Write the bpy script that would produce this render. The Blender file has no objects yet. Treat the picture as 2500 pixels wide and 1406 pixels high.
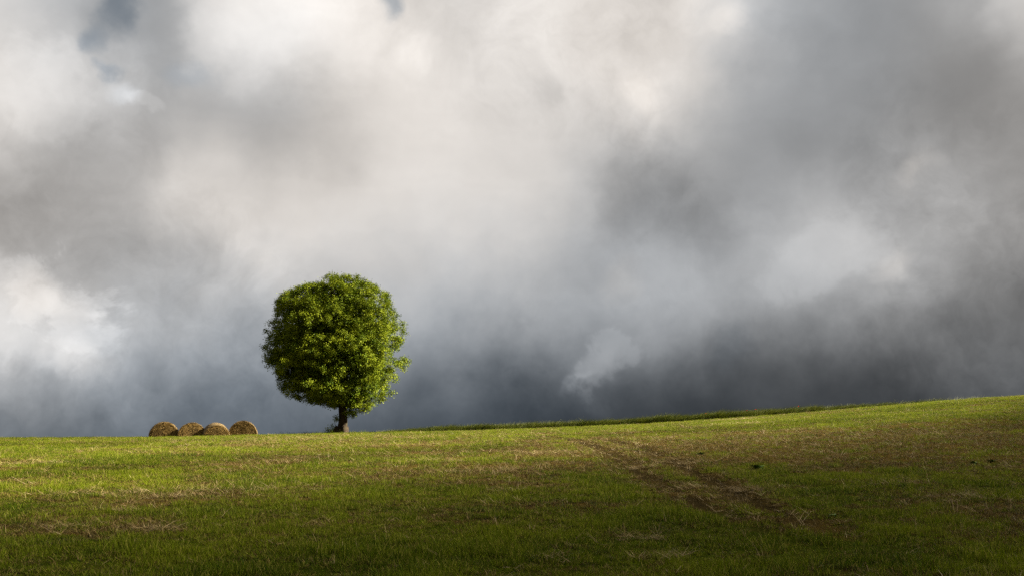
import bpy, math, random
import numpy as np
from mathutils import Vector, Matrix

R = math.radians
sc = bpy.context.scene
COL = sc.collection

# ----------------------------------------------------------------------------
# camera, light, exposure
# ----------------------------------------------------------------------------
FPX, EYE, PITCH = 2680.0, 1.7, R(10.3)          # focal length in pixels of a 2500 wide frame, eye height, upward tilt
SUN_EL, SUN_AZ = R(31), R(-6)                  # height of the sun; how far it stands towards the camera from due right
EXPOSURE = 2.75
SUN_STRENGTH = 5.0
S = Vector((math.cos(SUN_EL) * math.cos(SUN_AZ), -math.cos(SUN_EL) * math.sin(SUN_AZ), math.sin(SUN_EL)))

cam_d = bpy.data.cameras.new('camera')
cam = bpy.data.objects.new('camera', cam_d)
COL.objects.link(cam)
cam_d.sensor_width = 36.0
cam_d.lens = FPX / 2500.0 * 36.0
cam_d.clip_start, cam_d.clip_end = 0.1, 20000.0
cam.location = (0, 0, EYE)
cam.rotation_euler = (R(90) + PITCH, 0, 0)
sc.camera = cam

sun_d = bpy.data.lights.new('sun', 'SUN')
sun_d.energy, sun_d.angle, sun_d.color = SUN_STRENGTH, R(0.6), (1.0, 0.92, 0.74)
sun = bpy.data.objects.new('sun', sun_d)
COL.objects.link(sun)
sun.location = S * 300
sun.rotation_euler = S.to_track_quat('Z', 'Y').to_euler()

vs = sc.view_settings
vs.view_transform, vs.look, vs.exposure, vs.gamma = 'Standard', 'None', EXPOSURE, 1.0
vs.use_curve_mapping = False
sc.render.engine = 'CYCLES'
cy = sc.cycles
cy.use_denoising = False
cy.max_bounces, cy.diffuse_bounces, cy.glossy_bounces = 6, 3, 2
cy.transmission_bounces, cy.transparent_max_bounces, cy.volume_bounces = 4, 8, 0
cy.sample_clamp_indirect = 0.07


class NT:
    """small helper for wiring node trees"""
    def __init__(self, tree):
        self.t = tree
        self.n, self.l = tree.nodes, tree.links

    def node(self, kind, **kw):
        nd = self.n.new(kind)
        for k, v in kw.items():
            setattr(nd, k, v)
        return nd

    def put(self, sock, v):
        if isinstance(v, bpy.types.NodeSocket):
            self.l.new(v, sock)
        elif v is not None:
            sock.default_value = v

    def m(self, op, a, b=None, c=None, clamp=False):
        nd = self.node('ShaderNodeMath', operation=op, use_clamp=clamp)
        for i, v in enumerate((a, b, c)):
            if v is not None:
                self.put(nd.inputs[i], v)
        return nd.outputs[0]

    def vm(self, op, a, b=None):
        nd = self.node('ShaderNodeVectorMath', operation=op)
        self.put(nd.inputs[0], a)
        if b is not None:
            self.put(nd.inputs[3 if op == 'SCALE' else 1], b)
        return nd.outputs['Value'] if op in ('DOT_PRODUCT', 'LENGTH') else nd.outputs['Vector']

    def rng(self, v, a, b, c=0.0, d=1.0, kind='SMOOTHSTEP'):
        nd = self.node('ShaderNodeMapRange', interpolation_type=kind)
        self.put(nd.inputs[0], v)
        for i, x in enumerate((a, b, c, d)):
            self.put(nd.inputs[i + 1], x)
        return nd.outputs[0]

    def noise(self, vec, scale, detail=4.0, rough=0.5, dist=0.0):
        nd = self.node('ShaderNodeTexNoise')
        self.put(nd.inputs['Vector'], vec)
        nd.inputs['Scale'].default_value = scale
        nd.inputs['Detail'].default_value = detail
        nd.inputs['Roughness'].default_value = rough
        nd.inputs['Distortion'].default_value = dist
        return nd

    def mix(self, f, a, b):
        nd = self.node('ShaderNodeMix', data_type='RGBA')
        self.put(nd.inputs[0], f)
        for i, v in ((6, a), (7, b)):
            self.put(nd.inputs[i], v if isinstance(v, bpy.types.NodeSocket) else (*v, 1))
        return nd.outputs[2]

    def mixf(self, f, a, b):
        nd = self.node('ShaderNodeMix', data_type='FLOAT')
        self.put(nd.inputs[0], f)
        self.put(nd.inputs[2], a)
        self.put(nd.inputs[3], b)
        return nd.outputs[0]

    def xyz(self, v):
        nd = self.node('ShaderNodeSeparateXYZ')
        self.put(nd.inputs[0], v)
        return nd.outputs

    def join(self, x, y, z):
        nd = self.node('ShaderNodeCombineXYZ')
        for i, v in enumerate((x, y, z)):
            self.put(nd.inputs[i], v)
        return nd.outputs[0]

    def curve(self, v, pts, ext=True):
        nd = self.node('ShaderNodeFloatCurve')
        self.put(nd.inputs['Value'], v)
        cu = nd.mapping.curves[0]
        while len(cu.points) > 2:
            cu.points.remove(cu.points[1])
        cu.points[0].location = pts[0]
        cu.points[-1].location = pts[-1]
        for p in pts[1:-1]:
            cu.points.new(*p)
        nd.mapping.update()
        return nd.outputs[0]


# ----------------------------------------------------------------------------
# the sky: broken storm cloud over a clear sky, by direction
# brightness of the cloud cover, west to east and from high up down to the horizon
# ----------------------------------------------------------------------------
LUM = np.array([
    [215, 190, 158, 215, 245, 255, 212, 212, 228, 238, 212, 232, 190, 152, 148, 170, 205],
    [225, 205, 160, 205, 238, 246, 226, 230, 230, 228, 225, 224, 170, 148, 145, 150, 190],
    [225, 225, 195, 178, 190, 212, 232, 229, 216, 220, 240, 200, 162, 155, 142, 142, 160],
    [200, 182, 168, 185, 172, 190, 222, 231, 219, 213, 216, 182, 155, 145, 145, 139, 145],
    [158, 165, 180, 205, 190, 188, 215, 223, 222, 200, 170, 164, 160, 154, 158, 160, 148],
    [156, 163, 176, 212, 218, 226, 222, 220, 212, 195, 150, 148, 170, 186, 172, 165, 145],
    [190, 168, 170, 184, 200, 206, 206, 200, 192, 176, 170, 160, 176, 186, 176, 146, 130],
    [222, 212, 178, 180, 176, 178, 186, 181, 180, 175, 164, 172, 168, 163, 138, 120, 115],
    [207, 197, 182, 165, 150, 150, 160, 148, 124, 124, 150, 146, 118, 113, 106, 100, 117],
    [188, 165, 148, 125, 132, 133, 114, 104, 90, 95, 82, 75, 80, 80, 78, 98, 114],
    [124, 118, 118, 117, 117, 114, 94, 85, 74, 71, 68, 68, 74, 77, 70, 70, 76],
], float)
LUM[2:7] -= np.clip(LUM[2:7] - 200, 0, 30) * .35
LUM[9:] -= 7
LUM[4:6, 9:12] -= 7
LUM[:2, 7:12] -= 9
LUM[:3] -= np.clip(LUM[:3] - 226, 0, 40) * .3
LUM[7:9, :2] -= 12
BLUE = np.array([
    [-12, 14, -12, -8, -6, -8, 4, 4, -8],
    [-14, 2, 4, -8, -6, -8, 4, 0, -6],
    [-6, -4, -9, -5, -3, 2, 2, 0, -4],
    [-4, 6, 10, 8, 8, 6, 3, 2, 0],
    [14, 14, 16, 14, 12, 9, 8, 8, 6]], float)


def bilin(A, gx, gy):
    gx = np.clip(gx, 0, A.shape[1] - 1.001)
    gy = np.clip(gy, 0, A.shape[0] - 1.001)
    i, j = gx.astype(int), gy.astype(int)
    a, b = gx - i, gy - j
    return (A[j, i] * (1 - a) * (1 - b) + A[j, i + 1] * a * (1 - b) + A[j + 1, i] * (1 - a) * b + A[j + 1, i + 1] * a * b)


AZ0, AZ1, EL0, EL1 = -30.0, 30.0, 0.0, 28.0      # degrees covered by the table


def resample(A, na, ne):
    az, el = np.meshgrid(np.radians(np.linspace(AZ0, AZ1, na)), np.radians(np.linspace(EL0, EL1, ne)))
    x, y, z = np.cos(el) * np.sin(az), np.cos(el) * np.cos(az), np.sin(el)
    dep = y * math.cos(PITCH) + z * math.sin(PITCH)
    up = z * math.cos(PITCH) - y * math.sin(PITCH)
    u, v = 1250 + FPX * x / dep, 703 - FPX * up / dep
    return bilin(A, u / 2500 * (A.shape[1] - 1), v / 1060 * (A.shape[0] - 1))


def prefilter(G):
    n = G.shape[0]
    M = np.zeros((n, n))
    for i in range(n):
        M[i, i] += 4 / 6
        M[i, max(i - 1, 0)] += 1 / 6
        M[i, min(i + 1, n - 1)] += 1 / 6
    return np.linalg.solve(M, G)


world = bpy.data.worlds.new('World')
sc.world = world
world.use_nodes = True
W = NT(world.node_tree)
W.n.clear()
geo = W.node('ShaderNodeTexCoord')
d = W.vm('NORMALIZE', geo.outputs['Generated'])
dx, dy, dz = W.xyz(d)
az = W.m('ARCTAN2', dx, dy)
el = W.m('ARCSINE', dz)
P0 = W.join(W.m('MULTIPLY', az, 57.2958), W.m('MULTIPLY', el, 57.2958), 0.0)
# ragged drift of the cloud edges
w1 = W.noise(d, 7.0, 5, 0.55)
w2 = W.noise(d, 26.0, 5, 0.6)
o1 = W.vm('SCALE', W.vm('SUBTRACT', w1.outputs['Color'], (0.5, 0.5, 0.5)), 5.0)
o2 = W.vm('SCALE', W.vm('SUBTRACT', w2.outputs['Color'], (0.5, 0.5, 0.5)), 1.5)
P = W.vm('ADD', W.vm('ADD', P0, o1), o2)
pa, pe, _ = W.xyz(P)
ta = W.rng(pa, AZ0, AZ1, 0, 1, 'LINEAR')
BUMP = []
for i in range(17):
    q = i / 16 * 4 - 2
    a = abs(q)
    BUMP.append((i / 16, (2 / 3 - a * a + a ** 3 / 2) if a < 1 else max(0, (2 - a)) ** 3 / 6))


def table(A, na, ne):
    G = prefilter(resample(A, na, ne))
    lo, hi = G.min(), G.max()
    G = (G - lo) / (hi - lo)
    te = W.rng(pe, EL0, EL1, 0, ne - 1, 'LINEAR')
    acc = None
    for j in range(-1, ne + 1):
        row = G[min(max(j, 0), ne - 1)]
        c = W.curve(ta, [(k / (na - 1), float(row[k])) for k in range(na)])
        w = W.curve(W.m('MULTIPLY_ADD', te, 0.25, 0.5 - j / 4, clamp=True), BUMP)
        acc = W.m('MULTIPLY', c, w) if acc is None else W.m('MULTIPLY_ADD', c, w, acc)
    return W.m('MULTIPLY_ADD', acc, float(hi - lo), float(lo))


lum = table(LUM, 19, 11)
blue = table(BLUE, 9, 5)


def blob(azc, elc, ra, re, rot, soft=1.0):
    mp = W.node('ShaderNodeMapping', vector_type='TEXTURE')
    W.put(mp.inputs['Vector'], P)
    mp.inputs['Location'].default_value = (azc, elc, 0)
    mp.inputs['Rotation'].default_value = (0, 0, R(rot))
    mp.inputs['Scale'].default_value = (ra, re, 1000)
    return W.rng(W.vm('LENGTH', mp.outputs[0]), 1.0, 1.0 - soft)


def px2ae(u, v):
    x, up = (u - 1250) / FPX, (703 - v) / FPX
    y, z = math.cos(PITCH) - up * math.sin(PITCH), math.sin(PITCH) + up * math.cos(PITCH)
    return math.degrees(math.atan2(x, y)), math.degrees(math.atan2(z, math.hypot(x, y)))


# (pixel centre, radii in degrees, tilt, softness, change of brightness, change of blueness)
for u, v, ra, re, rot, soft, dl, db in [
        (285, 25, 1.2, 1.9, -12, .9, -30, 10), (232, 100, 1.0, 1.0, 30, .9, -24, 10), (275, 163, .7, .6, 0, .8, -20, 9),
        (945, 12, .9, 1.5, -25, .9, -34, 14), (470, 165, 1.8, .9, -12, .9, -8, 6), (320, 215, 1.3, .9, -20, .9, 22, 6),
        (95, 700, 2.6, 1.7, -35, .8, 14, -4), (225, 760, 1.5, .8, -50, .9, 16, 0), (180, 870, 2.6, 1.3, -25, .8, 14, -2),
        (1460, 868, 1.9, 1.3, 25, .85, 22, -1), (1410, 905, 1.3, .6, 20, .8, 12, 0), (1570, 235, 1.6, 2.0, 40, .9, 14, -2),
        (1775, 40, 1.8, 1.2, 20, 1.0, 14, -4), (2250, 440, 1.6, 1.0, 10, .9, 18, -3), (2190, 640, 1.7, 1.2, 50, .9, 16, -3),
        (1005, 115, 2.2, 1.6, 20, .9, 12, 0), (1330, 195, 1.7, 1.9, 0, .9, -14, 0), (1520, 700, 1.4, 1.2, 30, .9, 5, -3),
        (1790, 870, 1.9, 1.5, 35, .9, -5, 2)]:
    a_, e_ = px2ae(u, v)
    b = blob(a_, e_, ra, re, rot, soft)
    lum = W.m('MULTIPLY_ADD', b, float(dl), lum)
    blue = W.m('MULTIPLY_ADD', b, float(db), blue)
blue = W.m('MULTIPLY_ADD', W.rng(lum, 165.0, 235.0), -4.0, blue)
f1 = W.noise(W.vm('ADD', d, W.vm('SCALE', w1.outputs['Color'], 0.05)), 11.0, 7, 0.52)
f4 = W.noise(d, 13.0, 9, 0.62, .4)
for u, v, ra, re, rot, k_, wdt, dl in [(60, 770, 4.6, 3.3, -38, 1.5, .38, 12), (120, 720, 2.9, 2.0, -45, 1.6, .3, 10), (1470, 862, 2.2, 1.35, 30, 1.4, .38, 12),
                                       (1410, 905, 1.3, .5, 32, 1.2, .5, 5), (1790, 30, 1.7, 1.3, 10, 1.3, .7, 4), (120, 190, 3.6, 2.2, -30, 1.2, .4, 8),
                                       (2000, 640, 4.5, 2.0, 25, 1.3, .5, 9), (1600, 690, 3.6, 2.2, 10, 1.2, .6, 6), (360, 235, 1.4, .6, -20, 1.1, .4, 10)]:
    a_, e_ = px2ae(u, v)
    mp = W.node('ShaderNodeMapping', vector_type='TEXTURE')
    W.put(mp.inputs['Vector'], P)
    mp.inputs['Location'].default_value = (a_, e_, 0)
    mp.inputs['Rotation'].default_value = (0, 0, R(rot))
    mp.inputs['Scale'].default_value = (ra, re, 1000)
    q = W.m('MULTIPLY_ADD', W.m('SUBTRACT', f4.outputs['Fac'], .5), k_ * 2.2, W.vm('LENGTH', mp.outputs[0]))
    lum = W.m('MULTIPLY_ADD', W.rng(q, 1.0, 1.0 - wdt), float(dl), lum)
f2 = W.noise(d, 3.2, 6, 0.55)
f3 = W.noise(W.vm('ADD', d, W.vm('SCALE', w1.outputs['Color'], 0.12)), 34.0, 7, 0.6)
lum = W.m('MULTIPLY_ADD', W.m('SUBTRACT', f1.outputs['Fac'], 0.5), 34.0, lum)
patch = W.rng(f2.outputs['Fac'], .42, .62)
lum = W.m('MULTIPLY_ADD', W.m('MULTIPLY', W.m('SUBTRACT', f3.outputs['Fac'], 0.5), patch), 44.0, lum)
# the rest of the vault: unseen storm cloud overhead and behind, darkened to cut ambient light
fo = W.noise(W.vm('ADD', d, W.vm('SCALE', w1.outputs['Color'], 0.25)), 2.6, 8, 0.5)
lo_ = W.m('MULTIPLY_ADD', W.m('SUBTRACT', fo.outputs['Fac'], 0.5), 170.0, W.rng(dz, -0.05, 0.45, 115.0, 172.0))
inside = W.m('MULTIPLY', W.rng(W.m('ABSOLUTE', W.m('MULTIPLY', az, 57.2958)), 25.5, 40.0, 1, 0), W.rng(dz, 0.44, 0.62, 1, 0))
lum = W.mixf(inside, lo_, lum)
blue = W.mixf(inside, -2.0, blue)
rr = W.m('MULTIPLY', W.m('MULTIPLY_ADD', blue, -0.55, lum), 1 / 255)
gg = W.m('MULTIPLY', W.m('MULTIPLY_ADD', blue, -0.02, lum), 1 / 255)
bb = W.m('MULTIPLY', W.m('MULTIPLY_ADD', blue, 0.55, lum), 1 / 255)
gam = W.node('ShaderNodeGamma')
W.put(gam.inputs['Color'], W.vm('MAXIMUM', W.join(rr, gg, bb), (0.02, 0.02, 0.02)))
gam.inputs['Gamma'].default_value = 2.25
cloud_col = W.vm('SCALE', gam.outputs[0], 10.0 / 2 ** EXPOSURE)
nish = W.node('ShaderNodeTexSky', sky_type='NISHITA')
nish.sun_disc = False
nish.sun_elevation = SUN_EL
nish.sun_rotation = math.atan2(S.x, S.y)
cover = W.m('SUBTRACT', 1.0, W.m('MULTIPLY', W.rng(blue, 22.0, 46.0), 0.1))
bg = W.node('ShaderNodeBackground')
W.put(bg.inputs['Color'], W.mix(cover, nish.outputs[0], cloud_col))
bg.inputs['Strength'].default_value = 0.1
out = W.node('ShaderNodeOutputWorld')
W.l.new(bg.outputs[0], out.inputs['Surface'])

# ----------------------------------------------------------------------------
# helpers
# ----------------------------------------------------------------------------
rs = np.random.RandomState(11)


def vnoise(x, y, scale, seed, octaves=4, gain=0.5):
    """smooth value noise in 0..1 over world metres"""
    tot, amp, nrm = 0.0, 1.0, 0.0
    for o in range(octaves):
        X, Y = x / scale * 2 ** o + 37.1 * seed + o * 5.3, y / scale * 2 ** o + 11.7 * seed + o * 9.1
        i, j = np.floor(X), np.floor(Y)
        a, b = X - i, Y - j
        a, b = a * a * (3 - 2 * a), b * b * (3 - 2 * b)

        def h(p, q):
            s = np.sin(p * 127.1 + q * 311.7 + seed * 17.3) * 43758.5453
            return s - np.floor(s)
        tot = tot + amp * ((h(i, j) * (1 - a) + h(i + 1, j) * a) * (1 - b) + (h(i, j + 1) * (1 - a) + h(i + 1, j + 1) * a) * b)
        nrm += amp
        amp *= gain
    return tot / nrm


def smooth(a, b, x):
    t = np.clip((x - a) / (b - a), 0, 1)
    return t * t * (3 - 2 * t)


def mesh_np(name, V, F, mat=None, attrs=None, shade=False):
    """mesh from vertex array and a face array (k vertices each)"""
    me = bpy.data.meshes.new(name)
    V = np.asarray(V, np.float32)
    F = np.asarray(F, np.int32)
    me.vertices.add(len(V))
    me.vertices.foreach_set('co', V.ravel())
    k = F.shape[1]
    me.loops.add(F.size)
    me.loops.foreach_set('vertex_index', F.ravel())
    me.polygons.add(len(F))
    me.polygons.foreach_set('loop_start', np.arange(len(F), dtype=np.int32) * k)
    if shade:
        me.polygons.foreach_set('use_smooth', np.ones(len(F), bool))
    for an, arr in (attrs or {}).items():
        at = me.attributes.new(an, 'FLOAT', 'POINT')
        at.data.foreach_set('value', np.asarray(arr, np.float32))
    me.update()
    me.validate()
    if mat:
        me.materials.append(mat)
    return me


def link(name, data, parent=None, loc=None, rot=None):
    o = bpy.data.objects.new(name, data)
    COL.objects.link(o)
    if parent is not None:
        o.parent = parent
    if loc is not None:
        o.location = loc
    if rot is not None:
        o.rotation_euler = rot
    return o


def tag(o, label=None, cat=None, group=None, kind=None):
    for k, v in (('label', label), ('category', cat), ('group', group), ('kind', kind)):
        if v:
            o[k] = v
    return o


def new_mat(name, rough=0.8, spec=0.25):
    m = bpy.data.materials.new(name)
    m.use_nodes = True
    T = NT(m.node_tree)
    T.n.clear()
    o = T.node('ShaderNodeOutputMaterial')
    p = T.node('ShaderNodeBsdfPrincipled')
    p.inputs['Roughness'].default_value = rough
    p.inputs['Specular IOR Level'].default_value = spec
    T.l.new(p.outputs[0], o.inputs['Surface'])
    return m, T, p, o


def attr(T, name, kind='GEOMETRY'):
    return T.node('ShaderNodeAttribute', attribute_name=name, attribute_type=kind)


# ----------------------------------------------------------------------------
# terrain
# ----------------------------------------------------------------------------
CREST, KC = 55.0, EYE / 55.0 ** 2
KX = np.arange(-40, 41, 5.)
KM = np.array([0.107, 0.107, 0.107, 0.107, 0.1073, 0.1082, 0.1103, 0.1121, 0.1146, 0.1183, 0.1234, 0.13, 0.1373, 0.144,
               0.1495, 0.1555, 0.1585]) - .0013


def cubic(x):
    t = np.clip((np.asarray(x, float) + 40) / 5, 0, 15.999)
    i = t.astype(int)
    f = t - i
    g = lambda k: KM[np.clip(k, 0, 16)]
    p0, p1, p2, p3 = g(i - 1), g(i), g(i + 1), g(i + 2)
    return p1 + .5 * f * (p2 - p0 + f * (2 * p0 - 5 * p1 + 4 * p2 - p3 + f * (3 * (p1 - p2) + p3 - p0)))


def H(x, y):
    x, y = np.asarray(x, float), np.asarray(y, float)
    m = cubic(x)
    yc = np.clip(y, -60, 120)
    b = np.maximum(yc - CREST, 0)
    z = m * yc - KC * yc * yc - np.where(b < 18, .0045 * b * b, .0045 * (36 * b - 324))
    near = smooth(0, 12, y + 8) * (1 - smooth(45, 54, y) * 0.8)
    z = z + (vnoise(x, y, 2.2, 3, 3) - .5) * 0.055 * near + (vnoise(x, y, 9, 4, 2) - .5) * 0.05 * near
    far = np.maximum(y - 120, 0)
    return z - far * 0.12 * np.exp(-far / 400.0)


def ground_at(u, v):
    """where the sight line through a place in the picture meets the field"""
    x, up = (u - 1250) / FPX, (703 - v) / FPX
    dy, dz = math.cos(PITCH) - up * math.sin(PITCH), math.sin(PITCH) + up * math.cos(PITCH)
    t = np.linspace(6, 70, 6400)
    g = EYE + dz * t - H(x * t, dy * t)
    k = np.argmax(g < 0)
    if not (g < 0).any():
        k = int(np.argmin(g))
    return x * t[k], dy * t[k]


def project(x, y, z):
    dep = y * math.cos(PITCH) + (z - EYE) * math.sin(PITCH)
    up = (z - EYE) * math.cos(PITCH) - y * math.sin(PITCH)
    return 1250 + FPX * x / dep, 703 - FPX * up / dep


TRACKS = [
    [(1300, 1064), (1400, 1073), (1470, 1092), (1530, 1130), (1590, 1166), (1660, 1205), (1740, 1240), (1850, 1290), (1990, 1350)],
    [(1440, 1066), (1560, 1088), (1640, 1122), (1720, 1160), (1800, 1200), (1880, 1238), (1980, 1282), (2110, 1335)],
]
TRACKW = [np.array([ground_at(*p) for p in tr]) for tr in TRACKS]


def track_dist(x, y):
    best = np.full(np.shape(x), 99.0)
    for tr in TRACKW:
        for a, b in zip(tr[:-1], tr[1:]):
            ab = b - a
            t = np.clip(((x - a[0]) * ab[0] + (y - a[1]) * ab[1]) / (ab @ ab), 0, 1)
            best = np.minimum(best, np.hypot(x - a[0] - t * ab[0], y - a[1] - t * ab[1]))
    return best


# broad drifts of withered or fresh growth: place, half width and half depth in metres, strength
DRIFTS = []
for u, v, rx, ry, s in [(250, 1215, 2.2, 1.0, .5), (560, 1212, 2.0, .9, .45), (60, 1180, 2.0, 1.6, .25), (1180, 1150, 2.4, 2.0, .45),
                        (1320, 1105, 2.2, 3.0, .4), (1900, 1080, 7, 6, .5), (2250, 1060, 8, 8, .5), 
                        (2300, 1160, 4.0, 1.8, .35), (2050, 1120, 4.0, 2.0, .3), (2350, 1260, 2.5, 1.2, .4), 
                        (1260, 1240, 1.6, .6, .3), (380, 1295, 1.0, .5, .3), (120, 1290, 1.2, .6, .25), (860, 1085, 6, 5, .3),
                        (1500, 1200, 2.6, 1.5, .3), (1150, 1320, .8, .3, .25), (1560, 1330, .8, .3, .3),
                        (800, 1340, 4, 1.5, -.35), (1350, 1360, 4, 1.4, -.3), (300, 1380, 3, 1.2, -.25), (900, 1210, 2, 1.5, -.25),
                        (600, 1150, 4, 4, -.15), (1950, 1190, 3, 1.2, -.35), (2050, 1160, 2.5, 1, -.3), (1750, 1280, 1.6, .8, -.3),
                        (2100, 1350, 2, .7, -.3), (200, 1090, 8, 6, -.2), (1450, 1070, 3, 4, -.2), (2400, 1170, 3, .8, -.3),
                        (1880, 1140, 1.6, .9, -.3), (2000, 1020, 9, 4, -.25), (1700, 1034, 6, 4, -.2), (2350, 985, 8, 4, -.1)]:
    gx, gy = ground_at(u, v)
    DRIFTS.append((gx, gy, rx, ry, s))


def dryness(x, y):
    f = 0.47 + (vnoise(x * .8, y * 1.2, 2.4, 7, 5, .78) - .5) * 1.35 + (vnoise(x, y, 0.42, 9, 3, .7) - .5) * 1.15 + .07 * np.sin(x * 2.3 + 1.2 * np.sin(y * .11))
    for gx, gy, rx, ry, s in DRIFTS:
        f = f + .55 * s * np.exp(-(((x - gx) / rx) ** 2 + ((y - gy) / ry) ** 2))
    td = track_dist(x, y)
    f = f + .6 * np.exp(-(td / .27) ** 2) * (.55 + .45 * smooth(.25, .5, vnoise(x, y, 1.5, 21, 3))) * smooth(10.5, 14, y)
    return np.clip(f, 0, 1)


def grid_axis(parts):
    return np.unique(np.round(np.concatenate([np.arange(a, b, s) for a, b, s in parts]), 3))


gxs = grid_axis([(-6000, -1000, 1000), (-1000, -200, 100), (-200, -60, 14), (-60, -34, 1.3), (-34, 34, .26), (34, 60, 1.3), (60, 200, 14),
                 (200, 1000, 100), (1000, 6001, 1000)])
gys = grid_axis([(-3000, -300, 300), (-300, -40, 26), (-40, 2, 2), (2, 30, .16), (30, 70, .3), (70, 124, 2), (124, 500, 25),
                 (500, 1500, 100), (1500, 9001, 750)])
GX, GY = np.meshgrid(gxs, gys)
GZ = H(GX, GY)
DR = dryness(GX, GY)
TD = track_dist(GX, GY)
rut = np.exp(-(TD / (.18 + .005 * np.clip(GY, 0, 60))) ** 4) * smooth(10, 13.5, GY)
GZ = GZ - 0.035 * rut
nx, ny = len(gxs), len(gys)
idx = np.arange(nx * ny).reshape(ny, nx)
F4 = np.stack([idx[:-1, :-1], idx[:-1, 1:], idx[1:, 1:], idx[1:, :-1]], -1).reshape(-1, 4)

gm, T, p, o = new_mat('meadow_ground', 1.0, .0)
pos = T.node('ShaderNodeNewGeometry').outputs['Position']
n1 = T.noise(pos, 9.0, 8, .65)
n2 = T.noise(pos, 42.0, 6, .7)
n3 = T.noise(pos, 1.4, 5, .6)
dry = attr(T, 'dry').outputs['Fac']
dd = T.rng(T.m('ADD', dry, T.m('MULTIPLY', T.m('SUBTRACT', n1.outputs['Fac'], .5), 1.1)), .3, .72)
green = T.mix(n2.outputs['Fac'], (0.0125, 0.0210, 0.0016), (0.0425, 0.0552, 0.0052))
brown = T.mix(T.rng(n2.outputs['Fac'], .35, .7), (0.0265, 0.0178, 0.0045), (0.0953, 0.0634, 0.0158))
colr = T.mix(dd, green, brown)
soil = T.mix(n1.outputs['Fac'], (.011, .0082, .0034), (.032, .0232, .0098))
colr = T.mix(T.m('MULTIPLY', attr(T, 'rut').outputs['Fac'], T.rng(n3.outputs['Fac'], .25, .5)), colr, soil)
T.put(p.inputs['Base Color'], colr)
bp = T.node('ShaderNodeBump')
bp.inputs['Strength'].default_value = .8
bp.inputs['Distance'].default_value = .03
T.put(bp.inputs['Height'], T.m('ADD', n2.outputs['Fac'], n1.outputs['Fac']))
T.put(p.inputs['Normal'], bp.outputs[0])
gme = mesh_np('ground', np.stack([GX, GY, GZ], -1).reshape(-1, 3), F4, gm, {'dry': DR.ravel(), 'rut': rut.ravel()}, True)
ground = tag(link('ground', gme), kind='structure')

# ----------------------------------------------------------------------------
# the cloud that keeps the near field in shade: unseen, high up to the right, its outline shaped for that shade
# ----------------------------------------------------------------------------
CZ = 170.0
shift = S * (CZ / S.z)
cxs, cys = np.arange(-110, 131, 3.0), np.arange(-90, 90, 3.0)
CX, CY = np.meshgrid(cxs, cys)


def shade_depth(x, y):
    """optical depth of the cloud above each spot of the field"""
    # distance beyond the line from the near left to the far right of the slope
    s1 = (x + 6.5) * .9 - (y - 13) * .66 + .35 * np.maximum(x - 9, 0)
    s2 = (9.0 - y) * 1.0  # added band over the nearest ground, darkens the bottom corners of the frame
    s = np.logaddexp(s1 / 3, s2 / 3) * 3
    s = s + (vnoise(x, y, 16, 31, 3) - .5) * 4
    t = 2.35 * smooth(-7, 12, s)
    t = t * (.8 + .4 * vnoise(x, y, 11, 33, 3))
    t = t + .55 * smooth(-18, -27, x) * smooth(90, 66, y) * smooth(14, 30, y)  # added wisp, darkens the far left and the left side of the crown
    ed = smooth(-110, -80, x) * smooth(130, 95, x) * smooth(-90, -60, y) * smooth(86, 70, y)
    return t * ed


CT = shade_depth(CX, CY) * math.sin(SUN_EL) / .45
keep = CT > .02
CT = np.where(keep, CT, 0)
lump = (vnoise(CX, CY, 9, 35, 3) - .5) * 1.6
topz = CZ + CT * .8 + lump
botz = CZ - CT * .2 + lump
ok = (keep[:-1, :-1] | keep[:-1, 1:] | keep[1:, 1:] | keep[1:, :-1])
ci = np.arange(CX.size).reshape(CX.shape)
q = np.stack([ci[:-1, :-1], ci[:-1, 1:], ci[1:, 1:], ci[1:, :-1]], -1)[ok]
N = CX.size
Vt = np.stack([CX + shift.x, CY + shift.y, topz + .004], -1).reshape(-1, 3)
Vb = np.stack([CX + shift.x, CY + shift.y, botz - .004], -1).reshape(-1, 3)
cm = bpy.data.materials.new('cloud_vapour')
cm.use_nodes = True
C = NT(cm.node_tree)
C.n.clear()
vo = C.node('ShaderNodeVolumePrincipled')
vo.inputs['Color'].default_value = (.93, .93, .95, 1)
vo.inputs['Density'].default_value = .45
vo.inputs['Anisotropy'].default_value = .5
co = C.node('ShaderNodeOutputMaterial')
C.l.new(vo.outputs[0], co.inputs['Volume'])
F_t = [tuple(r) for r in q]
F_b = [tuple(r[::-1] + N) for r in q]
edge = {}
for r in F_t:
    for a, b in zip(r, r[1:] + r[:1]):
        edge[(a, b)] = 1
side = [(b, a, a + N, b + N) for (a, b) in edge if (b, a) not in edge]
cme = bpy.data.meshes.new('cloud')
cme.from_pydata(np.concatenate([Vt, Vb]).tolist(), [], [tuple(int(i) for i in f) for f in F_t + F_b + side])
cme.materials.append(cm)
cl = tag(link('cloud', cme), kind='structure')

# ----------------------------------------------------------------------------
# grass
# ----------------------------------------------------------------------------


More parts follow.
